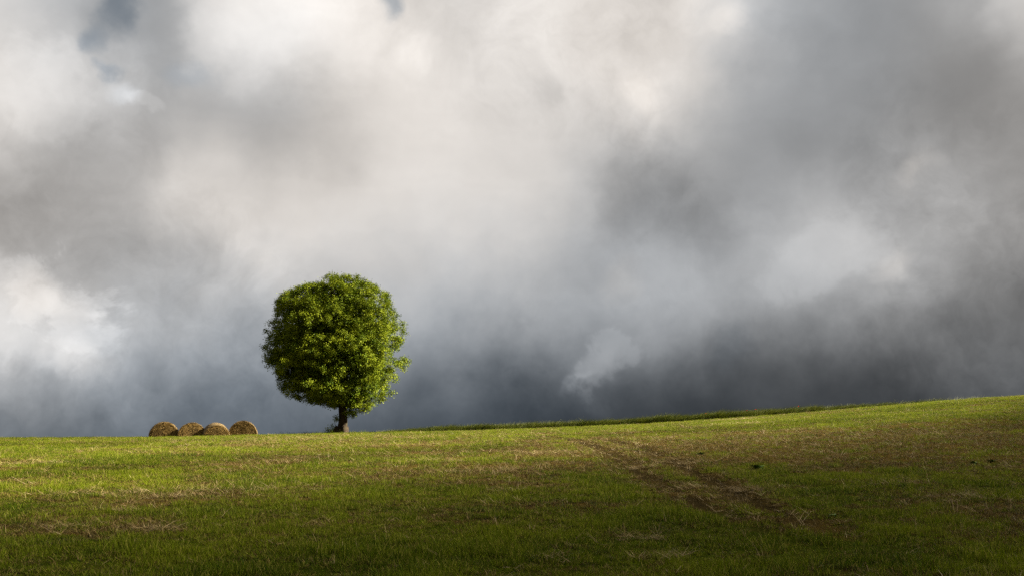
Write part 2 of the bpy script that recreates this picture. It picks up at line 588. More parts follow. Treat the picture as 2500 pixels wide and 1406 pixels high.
def blade_material(name, dark, light, tipc, basec, rough=.7, trans=.35, spec=.06):
    m, T, p, o = new_mat(name, rough, spec)
    pos = T.node('ShaderNodeNewGeometry').outputs['Position']
    oi = T.node('ShaderNodeObjectInfo').outputs['Random']
    va = attr(T, 'var').outputs['Fac']
    tp = attr(T, 'tip').outputs['Fac']
    big = T.noise(pos, .55, 4, .6).outputs['Fac']
    f = T.m('ADD', T.m('MULTIPLY', va, .45), T.m('ADD', T.m('MULTIPLY', oi, .3), T.m('MULTIPLY', T.m('SUBTRACT', big, .35), 1.0)), clamp=True)
    c = T.mix(T.rng(f, .12, .88), dark, light)
    c = T.mix(T.m('MULTIPLY', T.rng(va, .8, .95), .75), c, tipc)
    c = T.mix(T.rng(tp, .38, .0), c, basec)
    T.put(p.inputs['Base Color'], c)
    tr = T.node('ShaderNodeBsdfTranslucent')
    T.put(tr.inputs['Color'], c)
    mx = T.node('ShaderNodeMixShader')
    mx.inputs[0].default_value = trans
    T.l.new(p.outputs[0], mx.inputs[1])
    T.l.new(tr.outputs[0], mx.inputs[2])
    T.l.new(mx.outputs[0], o.inputs['Surface'])
    return m


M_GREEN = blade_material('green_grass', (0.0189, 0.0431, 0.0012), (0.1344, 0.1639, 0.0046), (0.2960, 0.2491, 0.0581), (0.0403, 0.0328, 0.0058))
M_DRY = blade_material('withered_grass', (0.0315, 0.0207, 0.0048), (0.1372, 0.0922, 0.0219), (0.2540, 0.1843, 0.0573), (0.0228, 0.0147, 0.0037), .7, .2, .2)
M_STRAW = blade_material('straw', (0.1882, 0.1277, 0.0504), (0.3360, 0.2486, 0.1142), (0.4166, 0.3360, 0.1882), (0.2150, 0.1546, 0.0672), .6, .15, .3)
M_VERGE = blade_material('verge_grass', (0.0160, 0.0271, 0.0018), (0.0665, 0.0796, 0.0062), (0.1775, 0.1593, 0.0310), (0.0176, 0.0222, 0.0026), .7, .22, .12)
M_SEED = blade_material('pale_seed_heads', (0.0538, 0.0645, 0.0202), (0.1506, 0.1559, 0.0706), (0.2258, 0.2150, 0.1210), (0.0269, 0.0376, 0.0100), .7, .3, .2)


def tuft(name, mat, n, h0, h1, rad, lean, width, seed, flat=0.0, wind=(0, 0), curl=.5, segs=2):
    r = np.random.RandomState(seed)
    a = r.rand(n) * 2 * np.pi
    rr_ = rad * np.sqrt(r.rand(n))
    bx, by = rr_ * np.cos(a), rr_ * np.sin(a)
    h = h0 + (h1 - h0) * r.rand(n) ** 1.4
    th = a + r.randn(n) * 1.1
    le = lean * (.25 + r.rand(n)) + flat
    dirx, diry = np.cos(th) * np.sin(le) + wind[0], np.sin(th) * np.sin(le) + wind[1]
    dz_ = np.cos(np.clip(le, 0, 1.45))
    fa = r.rand(n) * np.pi
    px_, py_ = np.cos(fa), np.sin(fa)
    w = width * (.7 + .6 * r.rand(n))
    var = r.rand(n)
    V, tip, vv, F = [], [], [], []
    lev = np.linspace(0, 1, segs + 1)
    for s_, t in enumerate(lev):
        bend = t ** (1 + curl)
        cx_ = bx + dirx * h * bend
        cy_ = by + diry * h * bend
        cz_ = dz_ * h * t * (1 - .25 * curl * t) - .012 * (1 - t)
        ww = w * .5 * (1 - t) ** .6 if s_ < segs else w * .06
        V.append(np.stack([cx_ - px_ * ww, cy_ - py_ * ww, cz_], -1))
        V.append(np.stack([cx_ + px_ * ww, cy_ + py_ * ww, cz_], -1))
        tip += [np.full(n, t)] * 2
        vv += [var] * 2
    V = np.concatenate(V)
    for s_ in range(segs):
        b = np.arange(n)
        F.append(np.stack([b + 2 * s_ * n, b + (2 * s_ + 1) * n, b + (2 * s_ + 3) * n, b + (2 * s_ + 2) * n], -1))
    me = mesh_np(name, V, np.concatenate(F), mat, {'tip': np.concatenate(tip), 'var': np.concatenate(vv)})
    return bpy.data.objects.new(name, me)


def scatter(name, variants, pts, rot, scl, label, cat, parent=None):
    """one countless growth: points carrying tufts"""
    coll = bpy.data.collections.new(name + '_tufts')
    for v in variants:
        coll.objects.link(v)
    me = bpy.data.meshes.new(name)
    me.vertices.add(len(pts))
    me.vertices.foreach_set('co', np.asarray(pts, np.float32).ravel())
    a = me.attributes.new('rot', 'FLOAT_VECTOR', 'POINT')
    a.data.foreach_set('vector', np.asarray(rot, np.float32).ravel())
    a = me.attributes.new('scl', 'FLOAT_VECTOR', 'POINT')
    a.data.foreach_set('vector', np.asarray(scl, np.float32).ravel())
    a = me.attributes.new('pick', 'INT', 'POINT')
    a.data.foreach_set('value', rs.randint(0, len(variants), len(pts)).astype(np.int32))
    ob = link(name, me, parent)
    g = bpy.data.node_groups.new(name, 'GeometryNodeTree')
    g.interface.new_socket('Geometry', in_out='INPUT', socket_type='NodeSocketGeometry')
    g.interface.new_socket('Geometry', in_out='OUTPUT', socket_type='NodeSocketGeometry')
    G = NT(g)
    gi, go = G.node('NodeGroupInput'), G.node('NodeGroupOutput')
    ci_ = G.node('GeometryNodeCollectionInfo')
    ci_.inputs['Collection'].default_value = coll
    ci_.inputs['Separate Children'].default_value = True
    ci_.inputs['Reset Children'].default_value = True
    iop = G.node('GeometryNodeInstanceOnPoints')
    iop.inputs['Pick Instance'].default_value = True

    def named(nm, dt):
        nd = G.node('GeometryNodeInputNamedAttribute', data_type=dt)
        nd.inputs['Name'].default_value = nm
        return nd.outputs['Attribute']
    G.l.new(gi.outputs[0], iop.inputs['Points'])
    G.l.new(ci_.outputs[0], iop.inputs['Instance'])
    G.l.new(named('pick', 'INT'), iop.inputs['Instance Index'])
    G.l.new(named('rot', 'FLOAT_VECTOR'), iop.inputs['Rotation'])
    G.l.new(named('scl', 'FLOAT_VECTOR'), iop.inputs['Scale'])
    G.l.new(iop.outputs[0], go.inputs[0])
    md = ob.modifiers.new('growth', 'NODES')
    md.node_group = g
    return tag(ob, label, cat, kind='stuff')


def sow(bands):
    """random places on the field, thinner with distance"""
    X, Y = [], []
    for y0, y1, dens in bands:
        wid = .50 * y1 + 4
        n = int(2 * wid * (y1 - y0) * dens)
        x, y = (rs.rand(n) * 2 - 1) * wid, y0 + rs.rand(n) * (y1 - y0)
        k = np.abs(x) < .5 * y + 3
        X.append(x[k])
        Y.append(y[k])
    return np.concatenate(X), np.concatenate(Y)


def place(x, y, smin, smax, tilt=.12, flat=1.0):
    n = len(x)
    z = H(x, y) - .035 * np.exp(-(track_dist(x, y) / .22) ** 2)
    s_ = smin + (smax - smin) * rs.rand(n)
    rot = np.stack([rs.randn(n) * tilt, rs.randn(n) * tilt, rs.rand(n) * 6.283], -1)
    return np.stack([x, y, z], -1), rot, s_


x, y = sow([(6, 13, 230), (13, 20, 170), (20, 32, 95), (32, 60, 60)])
dr = dryness(x, y)
td = track_dist(x, y)
lush = vnoise(x, y, .6, 12, 4, .75)
keepg = (rs.rand(len(x)) > smooth(.22, .9, dr) * .84) & (rs.rand(len(x)) > .95 * np.exp(-(td / (.17 + .005 * y)) ** 4) * smooth(10.5, 13.5, y) * smooth(.0, .35, vnoise(x, y, 1.3, 81, 3)))
xg, yg = x[keepg], y[keepg]
pts, rot, s_ = place(xg, yg, .6, 1.15)
lg = .4 + 1.0 * smooth(.35, .7, lush[keepg]) * (1 - .5 * dr[keepg])
scl = np.stack([s_, s_, s_ * lg], -1)
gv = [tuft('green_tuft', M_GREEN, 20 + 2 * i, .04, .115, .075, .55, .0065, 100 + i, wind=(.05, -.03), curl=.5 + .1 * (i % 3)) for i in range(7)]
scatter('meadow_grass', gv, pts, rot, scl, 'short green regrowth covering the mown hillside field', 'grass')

keepd = (rs.rand(len(x)) < (.30 + .65 * smooth(.15, .8, dr))) & (rs.rand(len(x)) > .85 * np.exp(-(td / (.16 + .005 * y)) ** 4) * smooth(10.5, 13.5, y) * smooth(.0, .4, vnoise(x, y, 1.3, 81, 3)))
xd, yd = x[keepd], y[keepd]
pts, rot, s_ = place(xd, yd, .6, 1.2)
scl = np.stack([s_, s_, s_ * (.55 + .5 * rs.rand(len(s_)))], -1)
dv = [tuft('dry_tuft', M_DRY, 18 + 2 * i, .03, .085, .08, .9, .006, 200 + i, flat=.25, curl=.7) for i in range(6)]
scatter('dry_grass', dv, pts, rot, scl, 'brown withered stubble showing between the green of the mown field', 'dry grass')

# cut straw left lying: everywhere thin, thick in the drifts and along the wheel tracks
xs_, ys_ = sow([(6, 16, 9), (16, 30, 6), (30, 58, 3.5)])
k = rs.rand(len(xs_)) < .15 + .85 * smooth(.45, .8, dryness(xs_, ys_))
xs_, ys_ = [xs_[k]], [ys_[k]]
for u, v, n, r_ in [(60, 1133, 60, .5), (240, 1208, 60, .4), (570, 1196, 80, .5), (430, 1213, 50, .4), (1080, 1126, 60, .6), (1185, 1152, 70, .5),
                    (1325, 1106, 90, .8), (1570, 1140, 40, .25), (1690, 1128, 50, .4), (1830, 1196, 60, .25), (1660, 1190, 40, .3),
                    (380, 1297, 40, .22), (150, 1291, 25, .25), (1560, 1321, 30, .2), (1620, 1364, 24, .12), (1230, 1201, 22, .12),
                    (2190, 1184, 40, .35), (1800, 1024, 420, .75), (1825, 1034, 160, .8), (2350, 1215, 30, .3), (2260, 1063, 60, 1.2),
                    (640, 1128, 50, .7), (300, 1250, 20, .15), (1330, 1368, 12, .1), (900, 1110, 60, 1.0), (860, 1068, 500, 5.0), (760, 1075, 300, 4.0), (1000, 1062, 240, 4.0), (2150, 1010, 60, 1.5)]:
    gx, gy = ground_at(u, v)
    xs_.append(gx + rs.randn(n) * r_)
    ys_.append(gy + rs.randn(n) * r_ * .55)
xs_, ys_ = np.concatenate(xs_), np.concatenate(ys_)
pts, rot, s_ = place(xs_, ys_, .6, 1.3, .1)
pts[:, 2] += .02 + .03 * rs.rand(len(pts))
scl = np.stack([s_, s_, s_], -1)
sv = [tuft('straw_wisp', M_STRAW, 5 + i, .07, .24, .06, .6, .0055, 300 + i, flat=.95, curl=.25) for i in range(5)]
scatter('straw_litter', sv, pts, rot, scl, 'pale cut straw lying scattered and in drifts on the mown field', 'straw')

# sparse taller bleached blades that stand over the regrowth
x, y = sow([(6, 14, 9), (14, 30, 4), (30, 58, 1.6)])
k = rs.rand(len(x)) < .15 + .85 * smooth(.5, .7, vnoise(x, y, 1.4, 91, 3))
x, y = x[k], y[k]
pts, rot, s_ = place(x, y, .7, 1.2, .2)
tv_ = [tuft('tall_blade', M_STRAW if i % 2 else M_GREEN, 3 + i % 2, .10, .19, .03, .5, .006, 400 + i, wind=(.18, -.05), curl=.8, segs=3) for i in range(5)]
scatter('tall_blades', tv_, pts, rot, np.stack([s_, s_, s_], -1), 'single taller blades standing above the mown grass', 'grass blades')

# ----------------------------------------------------------------------------
# uncut verge behind the crest
# ----------------------------------------------------------------------------
TREE_U = 837
TY = 57.9
TX = (TREE_U - 1250) / FPX * (TY * math.cos(PITCH) + 4.0 * math.sin(PITCH))
TREE = Vector((TX, TY, float(H(TX, TY)) - .05))

n = 15000
x = TX - .3 + rs.rand(n) ** 1.05 * (25.5 - TX)
row = smooth(TX, TX + 5, x)
yc_ = 58.3 + (x - TX) * .1 + smooth(10, 24, x) * 4.0
y = yc_ + (rs.rand(n) - .5) * (1.4 + 1.6 * row)
z = H(x, y)
hgt = .92 * (.32 + .62 * smooth(TX, TX + 7, x) + .12 * smooth(TX + 6, TX + 16, x) - .2 * smooth(14, 26, x)) * (.5 + .95 * vnoise(x, y, 1.0, 44, 4, .7))
s1 = .8 + .5 * rs.rand(n)
rot = np.stack([rs.randn(n) * .1, .14 + rs.randn(n) * .1, rs.rand(n) * 6.283], -1)
vv_ = [tuft('verge_tuft', M_VERGE, 24, .28, .66, .13, .30, .010, 500 + i, wind=(.55, 0), curl=1.1, segs=3) for i in range(6)]
rot[:, 2] = rs.randn(n) * .8
scatter('verge_grass', vv_, np.stack([x, y, z], -1), rot, np.stack([s1, s1, hgt * s1], -1),
        'dark uncut grass strip leaning in the wind along the crest', 'tall grass')
n = 2600
x = TX + 1.0 + rs.rand(n) * (27 - TX)
k = vnoise(x, x * 0, 1.6, 51, 3) > .5
x = x[k]
n = len(x)
y = 58.3 + (x - TX) * .1 + smooth(10, 24, x) * 4.0 + (rs.rand(n) - .5) * 1.8
hh = (.35 + .4 * smooth(TX, TX + 9, x)) * (.8 + .4 * rs.rand(n))
rot = np.stack([rs.randn(n) * .15, .15 + rs.randn(n) * .12, rs.randn(n) * .8], -1)
sv2 = [tuft('seed_head_tuft', M_SEED, 9, .5, .95, .12, .3, .012, 600 + i, wind=(.32, 0), curl=1.0, segs=3) for i in range(4)]
scatter('seed_heads', sv2, np.stack([x, y, H(x, y)], -1), rot, np.stack([hh + .3, hh + .3, hh], -1),
        'pale feathery seed heads mixed into the uncut strip on the crest', 'seed heads')
# low scrub round the foot of the tree and towards the bales
n = 420
x = TX + np.concatenate([-.6 - np.abs(rs.randn(n // 2)) * 1.6, rs.randn(n - n // 2) * .7])
y = 58.4 + rs.randn(n) * .5
hh = .18 + .22 * rs.rand(n) ** 2
rot = np.stack([rs.randn(n) * .15, rs.randn(n) * .15, rs.rand(n) * 6.28], -1)
scatter('foot_grass', [tuft('foot_tuft', M_GREEN, 18, .4, .9, .12, .4, .012, 700 + i, curl=.8, segs=3) for i in range(4)],
        np.stack([x, y, H(x, y)], -1), rot, np.stack([hh + .4, hh + .4, hh * 1.25], -1),
        'loose longer grass around the foot of the lone tree', 'grass')

# ----------------------------------------------------------------------------
# the tree
# ----------------------------------------------------------------------------
bark, T, p, o = new_mat('bark', .9, .15)
tc = T.node('ShaderNodeNewGeometry').outputs['Position']
mp = T.node('ShaderNodeMapping')
T.put(mp.inputs['Vector'], tc)
mp.inputs['Scale'].default_value = (1, 1, .22)
b1 = T.noise(mp.outputs[0], 26.0, 8, .7, .6)
b2 = T.noise(tc, 3.0, 4, .5)
c = T.mix(T.rng(b1.outputs['Fac'], .35, .65), (0.0076, 0.0050, 0.0027), (0.0405, 0.0257, 0.0144))
c = T.mix(T.m('MULTIPLY', T.rng(b2.outputs['Fac'], .5, .7), .35), c, (.07, .075, .03))
T.put(p.inputs['Base Color'], c)
bp = T.node('ShaderNodeBump')
bp.inputs['Strength'].default_value = 1.0
bp.inputs['Distance'].default_value = .05
T.put(bp.inputs['Height'], b1.outputs['Fac'])
T.put(p.inputs['Normal'], bp.outputs[0])

leafm, T, p, o = new_mat('leaves', .6, .06)
va = attr(T, 'var').outputs['Fac']
ag = attr(T, 'age').outputs['Fac']
pos = T.node('ShaderNodeNewGeometry').outputs['Position']
big = T.noise(pos, .8, 4, .6).outputs['Fac']
c = T.mix(va, (0.0125, 0.0320, 0.0010), (0.0558, 0.0928, 0.0020))
c = T.mix(T.rng(T.m('ADD', T.m('MULTIPLY', ag, .6), T.m('MULTIPLY', big, .5)), .25, 1.0, 0, 1, 'LINEAR'), c, (0.2576, 0.2935, 0.0146))
T.put(p.inputs['Base Color'], c)
tr = T.node('ShaderNodeBsdfTranslucent')
hs = T.node('ShaderNodeHueSaturation')
hs.inputs['Value'].default_value = 1.35
T.put(hs.inputs['Color'], c)
T.put(tr.inputs['Color'], hs.outputs[0])
mx = T.node('ShaderNodeMixShader')
mx.inputs[0].default_value = .14
T.l.new(p.outputs[0], mx.inputs[1])
T.l.new(tr.outputs[0], mx.inputs[2])
T.l.new(mx.outputs[0], o.inputs['Surface'])


def tube(path, radii, sides, r, lump=0.0, flare=None):
    """tapered round limb along a path, slightly uneven"""
    path = np.asarray(path, float)
    n = len(path)
    V, F = [], []
    tan = np.gradient(path, axis=0)
    ref = np.array([0.13, 1.0, 0.07])
    for i in range(n):
        t = tan[i] / (np.linalg.norm(tan[i]) + 1e-9)
        a = np.cross(ref, t)
        if np.linalg.norm(a) < .1:
            a = np.cross([1, 0, 0], t)
        a /= np.linalg.norm(a)
        b = np.cross(t, a)
        for k_ in range(sides):
            ph = 2 * math.pi * k_ / sides
            q_ = radii[i] * (1 + lump * (math.sin(3 * ph + i * .5) * .5 + math.sin(5 * ph - i * .3) * .5) + lump * (r.rand() - .5))
            if flare:
                q_ *= flare(i / (n - 1), ph)
            V.append(path[i] + q_ * (math.cos(ph) * a + math.sin(ph) * b))
    for i in range(n - 1):
        for k_ in range(sides):
            k2 = (k_ + 1) % sides
            F.append((i * sides + k_, i * sides + k2, (i + 1) * sides + k2, (i + 1) * sides + k_))
    return np.array(V), np.array(F)


def spline(pts, n):
    pts = np.asarray(pts, float)
    t = np.linspace(0, len(pts) - 1, n)
    res = []
    for q_ in t:
        i = min(int(q_), len(pts) - 2)
        f = q_ - i
        p0, p1, p2, p3 = pts[max(i - 1, 0)], pts[i], pts[i + 1], pts[min(i + 2, len(pts) - 1)]
        res.append(p1 + .5 * f * (p2 - p0 + f * (2 * p0 - 5 * p1 + 4 * p2 - p3 + f * (3 * (p1 - p2) + p3 - p0))))
    return np.array(res)


def join_np(parts):
    V, F, off = [], [], 0
    for v, f in parts:
        V.append(v)
        F.append(f + off)
        off += len(v)
    return np.concatenate(V), np.concatenate(F)


# outline of the crown: height, left edge, right edge (metres from the trunk)
OUT = np.array([[1.55, -.5, 1.3], [1.75, -1.7, 1.7], [2.1, -2.75, 2.15], [2.5, -3.25, 2.5], [2.9, -3.5, 2.75], [3.5, -3.95, 3.0], [4.2, -4.3, 3.2], [5.0, -4.2, 3.2],
                [5.6, -4.1, 3.15], [6.3, -3.95, 2.85], [7.1, -3.45, 2.4], [7.6, -2.85, 1.85], [7.85, -2.2, 1.6], [8.25, -1.4, 1.1], [8.6, -.9, .6], [8.85, -.5, .2]])
ZMIN, ZMAX = 1.55, 8.85


def env(px_, py_, pz_):
    """<1 inside the crown"""
    L, Rr = np.interp(pz_, OUT[:, 0], OUT[:, 1]), np.interp(pz_, OUT[:, 0], OUT[:, 2])
    cx_, w = (L + Rr) / 2, np.maximum((Rr - L) / 2, .05)
    dd_ = w * .93
    q_ = np.sqrt(((px_ - cx_) / w) ** 2 + (py_ / dd_) ** 2)
    q_ = q_ * (1 + .15 * (vnoise(px_ * 1.0, pz_ * 1.0, 1.2, 74, 2) - .5))
    ang = np.arctan2(py_ / dd_, (px_ - cx_) / w)
    q_ = q_ * (1 + .10 * np.sin(ang * 4 + pz_ * 2.1) * np.abs(np.sin(ang)) + .06 * np.sin(ang * 7 - pz_ * 3.3) * np.abs(np.sin(ang)))
    return np.where((pz_ < ZMIN) | (pz_ > ZMAX), 9, q_)


tr_ = np.random.RandomState(5)
# clump centres: packed, mostly towards the outside, leaving hollows between the bigger boughs
cand = np.stack([tr_.uniform(-4.4, 3.4, 60000), tr_.uniform(-4, 4, 60000), tr_.uniform(1.6, 8.5, 60000)], -1)
e = env(*cand.T)
# boughs
bc = []
c2 = cand[(e < .78) & (e > .42)]
for q_ in c2:
    if all(np.linalg.norm((q_ - b) * (1, 1, 1.15)) > 1.7 for b in bc):
        bc.append(q_)
bc = np.array(bc + [np.array([-.5, 0, 7.3]), np.array([-.4, 0, 5.2])])
dm = np.min(np.linalg.norm((cand[:, None, :] - bc[None]) * (1, 1, 1.25), axis=2) if False else
            np.stack([np.linalg.norm((cand - b) * (1, 1, 1.2), axis=1) for b in bc], 1), axis=1)
hol = vnoise(cand[:, 0] + cand[:, 1] * .6, cand[:, 2] + cand[:, 1] * .8, .9, 67, 2)
shell = (e < .95) & (dm < 1.08) & (e > .22) & ((hol > .41) | (e < .6))
c3 = cand[shell]
clumps = []
arr = np.zeros((0, 3))
for q_ in c3:
    if len(clumps) == 0 or np.min(np.sum((arr - q_) ** 2, 1)) > .46 ** 2:
        clumps.append(q_)
        arr = np.array(clumps)
clumps = arr
clumps = clumps[(clumps[:, 2] < 7.2) | (tr_.rand(len(clumps)) < .68)]
# extra sprays on the outline itself
c4 = cand[(e > .93) & (e < 1.05)]
k = vnoise(c4[:, 0] + c4[:, 1] * .7, c4[:, 2] * 1.3, .8, 61, 2) > .48
c4 = c4[k]
extra = []
for q_ in c4:
    if not extra or np.min(np.sum((np.array(extra) - q_) ** 2, 1)) > .42 ** 2:
        extra.append(q_)
extra = np.array(extra[:260])
tw = []
for k_ in range(95):      # thin sprays reaching out of the upper crown
    a_ = tr_.uniform(-3.6, 2.6)
    b_ = tr_.uniform(-2.2, 2.2)
    zs = np.linspace(8.9, 5, 80)
    zt = zs[np.argmax(env(np.full(80, a_), np.full(80, b_), zs) < 1.0)]
    if zt > 5.4:
        tw.append([a_, b_, zt + tr_.uniform(.0, .28)])
extra = np.concatenate([extra, tw])
GAPS = [(.10, 4.3, .13), (.68, 6.12, .14), (2.0, 5.85, .14), (-1.85, 3.45, .2), (-.95, 3.3, .14), (-2.1, 2.35, .2), (.55, 2.9, .16), (.3, 4.05, .12), (.85, 2.35, .2), (-.4, 7.1, .13), (-.05, 6.8, .13)]


def sprigs(centres, per, rad, r):
    """centres and outward directions of the leaf sprays in every clump"""
    Cn = np.repeat(centres, per, 0)
    dirn = r.randn(len(Cn), 3)
    dirn /= np.linalg.norm(dirn, axis=1)[:, None]
    out_ = Cn - np.array([-.4, 0, 4.6])
    out_ /= np.linalg.norm(out_, axis=1)[:, None]
    dirn = dirn + out_ * .7 + np.array([0, 0, .25])
    dirn /= np.linalg.norm(dirn, axis=1)[:, None]
    rd = rad * (.35 + .85 * r.rand(len(Cn)))[:, None]
    return Cn, Cn + dirn * rd * np.array([1, 1, .8]), dirn


C1, S1, D1 = sprigs(clumps, 13, .42, tr_)
C5, S5, D5 = sprigs(extra, 5, .24, tr_)
# a low spray hanging on the right of the trunk, shoots on its left
low = np.array([[.25, -.2, 1.95], [.45, -.25, 1.7], [.75, -.25, 1.55], [.5, -.1, 1.35], [1.0, -.2, 1.45], [1.3, -.25, 1.5], [.62, -.3, 1.15],
                [.35, -.2, 1.25], [.15, -.3, 2.2], [-.15, -.35, 2.25], [-.1, -.3, 1.75]])
C6, S6, D6 = sprigs(low, 9, .2, tr_)
shoots = np.array([[-.36, -.1, .85], [-.33, -.15, 1.0], [-.45, 0, .5], [-.55, -.1, .38], [-.75, -.1, .3]])
C7, S7, D7 = sprigs(shoots, 3, .1, tr_)
Cc, Sp, Dp = np.concatenate([C1, C5, C6, C7]), np.concatenate([S1, S5, S6, S7]), np.concatenate([D1, D5, D6, D7])
ok = (env(*Sp.T) < 1.16) | (np.arange(len(Sp)) >= len(S1) + len(S5))
for gx, gz, gr in GAPS:
    ok &= ((Sp[:, 0] - gx) ** 2 + (Sp[:, 2] - gz) ** 2) > gr ** 2
Cc, Sp, Dp = Cc[ok], Sp[ok], Dp[ok]
LEAVES = 33
n = len(Sp) * LEAVES
base = np.repeat(Sp, LEAVES, 0) + tr_.randn(n, 3) * np.array([.088, .088, .07])
agec = np.repeat(tr_.rand(len(Sp)), LEAVES)
ldir = np.repeat(Dp, LEAVES, 0) * .6 + tr_.randn(n, 3) * .75 + np.array([0, 0, -.12])
ldir /= np.linalg.norm(ldir, axis=1)[:, None]
up = tr_.randn(n, 3) * .6 + np.array([0, 0, .8]) + np.repeat(Dp, LEAVES, 0) * .55
sidev = np.cross(ldir, up)
sidev /= (np.linalg.norm(sidev, axis=1)[:, None] + 1e-6)
nrm = np.cross(sidev, ldir)
ln = (.050 + .036 * tr_.rand(n))[:, None]
wd = ln * .36
V = np.stack([base, base + ldir * ln * .5 + sidev * wd + nrm * ln * .10, base + ldir * ln - nrm * ln * .08, base + ldir * ln * .5 - sidev * wd + nrm * ln * .10], 1).reshape(-1, 3)
# leaves deep inside, round the boughs
fill = cand[(e < .74)][:26000]
nf = len(fill)
fd = tr_.randn(nf, 3)
fd /= np.linalg.norm(fd, axis=1)[:, None]
fs = np.cross(fd, tr_.randn(nf, 3))
fs /= np.linalg.norm(fs, axis=1)[:, None]
fl = (.13 + .06 * tr_.rand(nf))[:, None]
V = np.concatenate([V, np.stack([fill, fill + fd * fl * .5 + fs * fl * .45, fill + fd * fl, fill + fd * fl * .5 - fs * fl * .45], 1).reshape(-1, 3)])
n += nf
agec = np.concatenate([agec, np.full(nf, .2)])
b4 = np.arange(n) * 4
Fl = np.concatenate([np.stack([b4, b4 + 1, b4 + 2], -1), np.stack([b4, b4 + 2, b4 + 3], -1)])
me = mesh_np('leaves', V, Fl, leafm, {'var': np.repeat(tr_.rand(n), 4), 'age': np.repeat(agec, 4)})
tree = link('tree', None, loc=TREE)
tree.scale = (.955, .955, .99)
tag(tree, 'lone broadleaf tree with a round leafy crown standing on the grassy crest', 'tree')
tag(link('foliage', me, tree), kind='stuff')

# trunk with a root flare reaching out on the left
tp_ = spline([(-.10, 0, -.25), (-.06, 0, .0), (.0, 0, .35), (.03, 0, .8), (.0, 0, 1.4), (.02, 0, 2.0), (.04, .02, 2.7), (-.05, 0, 3.5), (-.22, .04, 4.4), (-.38, .02, 5.3), (-.45, 0, 6.3), (-.5, 0, 7.1)], 48)
zz = tp_[:, 2]
rad = np.interp(zz, [-.3, 0, .2, .45, .9, 1.5, 2.2, 3.0, 4.0, 5.2, 6.3, 7.2], [.46, .38, .325, .27, .235, .235, .225, .19, .14, .095, .055, .02])


def flare(t, ph):
    z_ = t * 7.3 - .25
    f = math.exp(-max(z_, 0) / .34)
    return 1 + f * (.18 * math.sin(5 * ph + .8)) + (f * 1.1 * max(0, math.cos(ph - FL)) ** 3)


FL = math.pi
v_, f_ = tube(tp_, rad, 20, tr_, .05, flare)
link('trunk', mesh_np('trunk', v_, f_, bark, shade=True), tree)
for q_, ang_ in (((-.95, -.10, -.10), 0), ((.30, -.42, -.14), 1), ((-.35, .5, -.16), 2), ((.46, .2, -.16), 3)):
    pth = spline([(q_[0] * .18, q_[1] * .18, .42), (q_[0] * .42, q_[1] * .42, .16), (q_[0] * .75, q_[1] * .75, .03), q_], 12)
    v_, f_ = tube(pth, np.linspace(.24, .09, 12), 9, tr_, .1)
    link('root', mesh_np('root', v_, f_, bark, shade=True), tree)

# boughs out of the trunk, each with its own side branches
assign = np.argmin(np.stack([np.linalg.norm(clumps - b, axis=1) for b in bc], 1), 1)
for bi, b in enumerate(bc):
    hd = math.hypot(b[0] + .2, b[1])
    z0 = min(max(2.0, b[2] - .35 - hd * .55), 6.2)
    st = np.array([np.interp(z0, zz, tp_[:, 0]), np.interp(z0, zz, tp_[:, 1]), z0])
    mid1 = st + (b - st) * np.array([.33, .33, .42]) + tr_.randn(3) * .10
    mid2 = st + (b - st) * np.array([.68, .68, .78]) + tr_.randn(3) * .12
    pth = spline([st, mid1, mid2, b], 14)
    r0 = .055 + .022 * min(np.linalg.norm(b - st), 4)
    parts = [tube(pth, np.linspace(r0, .03, 14), 8, tr_, .05)]
    for cl_ in clumps[assign == bi]:
        k_ = min(13, max(3, int(4 + 9 * tr_.rand())))
        a_ = pth[k_]
        m_ = (a_ + cl_) / 2 + tr_.randn(3) * .12 + np.array([0, 0, -.06])
        parts.append(tube(spline([a_, m_, cl_], 7), np.linspace(.022, .007, 7), 4, tr_))
    v_, f_ = join_np(parts)
    link('branch', mesh_np('branch', v_, f_, bark, shade=True), tree)
# fine twigs carrying the sprays
parts = []
sel = tr_.rand(len(Sp)) < .8
a_, b_ = Cc[sel], Sp[sel] + Dp[sel] * .05
dv_ = b_ - a_
s_ = np.cross(dv_, tr_.randn(len(dv_), 3))
s_ /= np.linalg.norm(s_, axis=1)[:, None] + 1e-6
t_ = np.cross(dv_, s_)
t_ /= np.linalg.norm(t_, axis=1)[:, None] + 1e-6
V = np.concatenate([a_ + s_ * .006, a_ - s_ * .003 + t_ * .005, a_ - s_ * .003 - t_ * .005, b_])
m_ = len(a_)
i_ = np.arange(m_)
F3 = np.concatenate([np.stack([i_, i_ + m_, i_ + 3 * m_], -1), np.stack([i_ + m_, i_ + 2 * m_, i_ + 3 * m_], -1), np.stack([i_ + 2 * m_, i_, i_ + 3 * m_], -1)])
tag(link('twigs', mesh_np('twigs', V, F3, bark), tree), kind='stuff')
# the low hanging branch
pth = spline([(.12, -.15, 2.35), (.35, -.25, 1.95), (.75, -.25, 1.6), (1.3, -.25, 1.5)], 12)
p2 = spline([(.35, -.25, 1.95), (.42, -.22, 1.6), (.6, -.3, 1.15)], 9)
p3 = spline([(-.15, -.05, .5), (-.4, -.08, .6), (-.36, -.1, 1.0)], 8)
n_bare = 0
for k_ in range(40):         # bare twig ends standing out of the crown
    a_ = extra[tr_.randint(len(extra))]
    if a_[2] < 4.0 or n_bare > 13:
        continue
    n_bare += 1
    dr_ = a_ - np.array([-.4, 0, 4.0])
    dr_ = dr_ / np.linalg.norm(dr_) + tr_.randn(3) * .35
    v_, f_ = tube(spline([a_ - dr_ * .3, a_ + dr_ * .06, a_ + dr_ * .26 + tr_.randn(3) * .05], 6), np.linspace(.013, .004, 6), 4, tr_)
    link('twig', mesh_np('twig', v_, f_, bark, shade=True), tree)
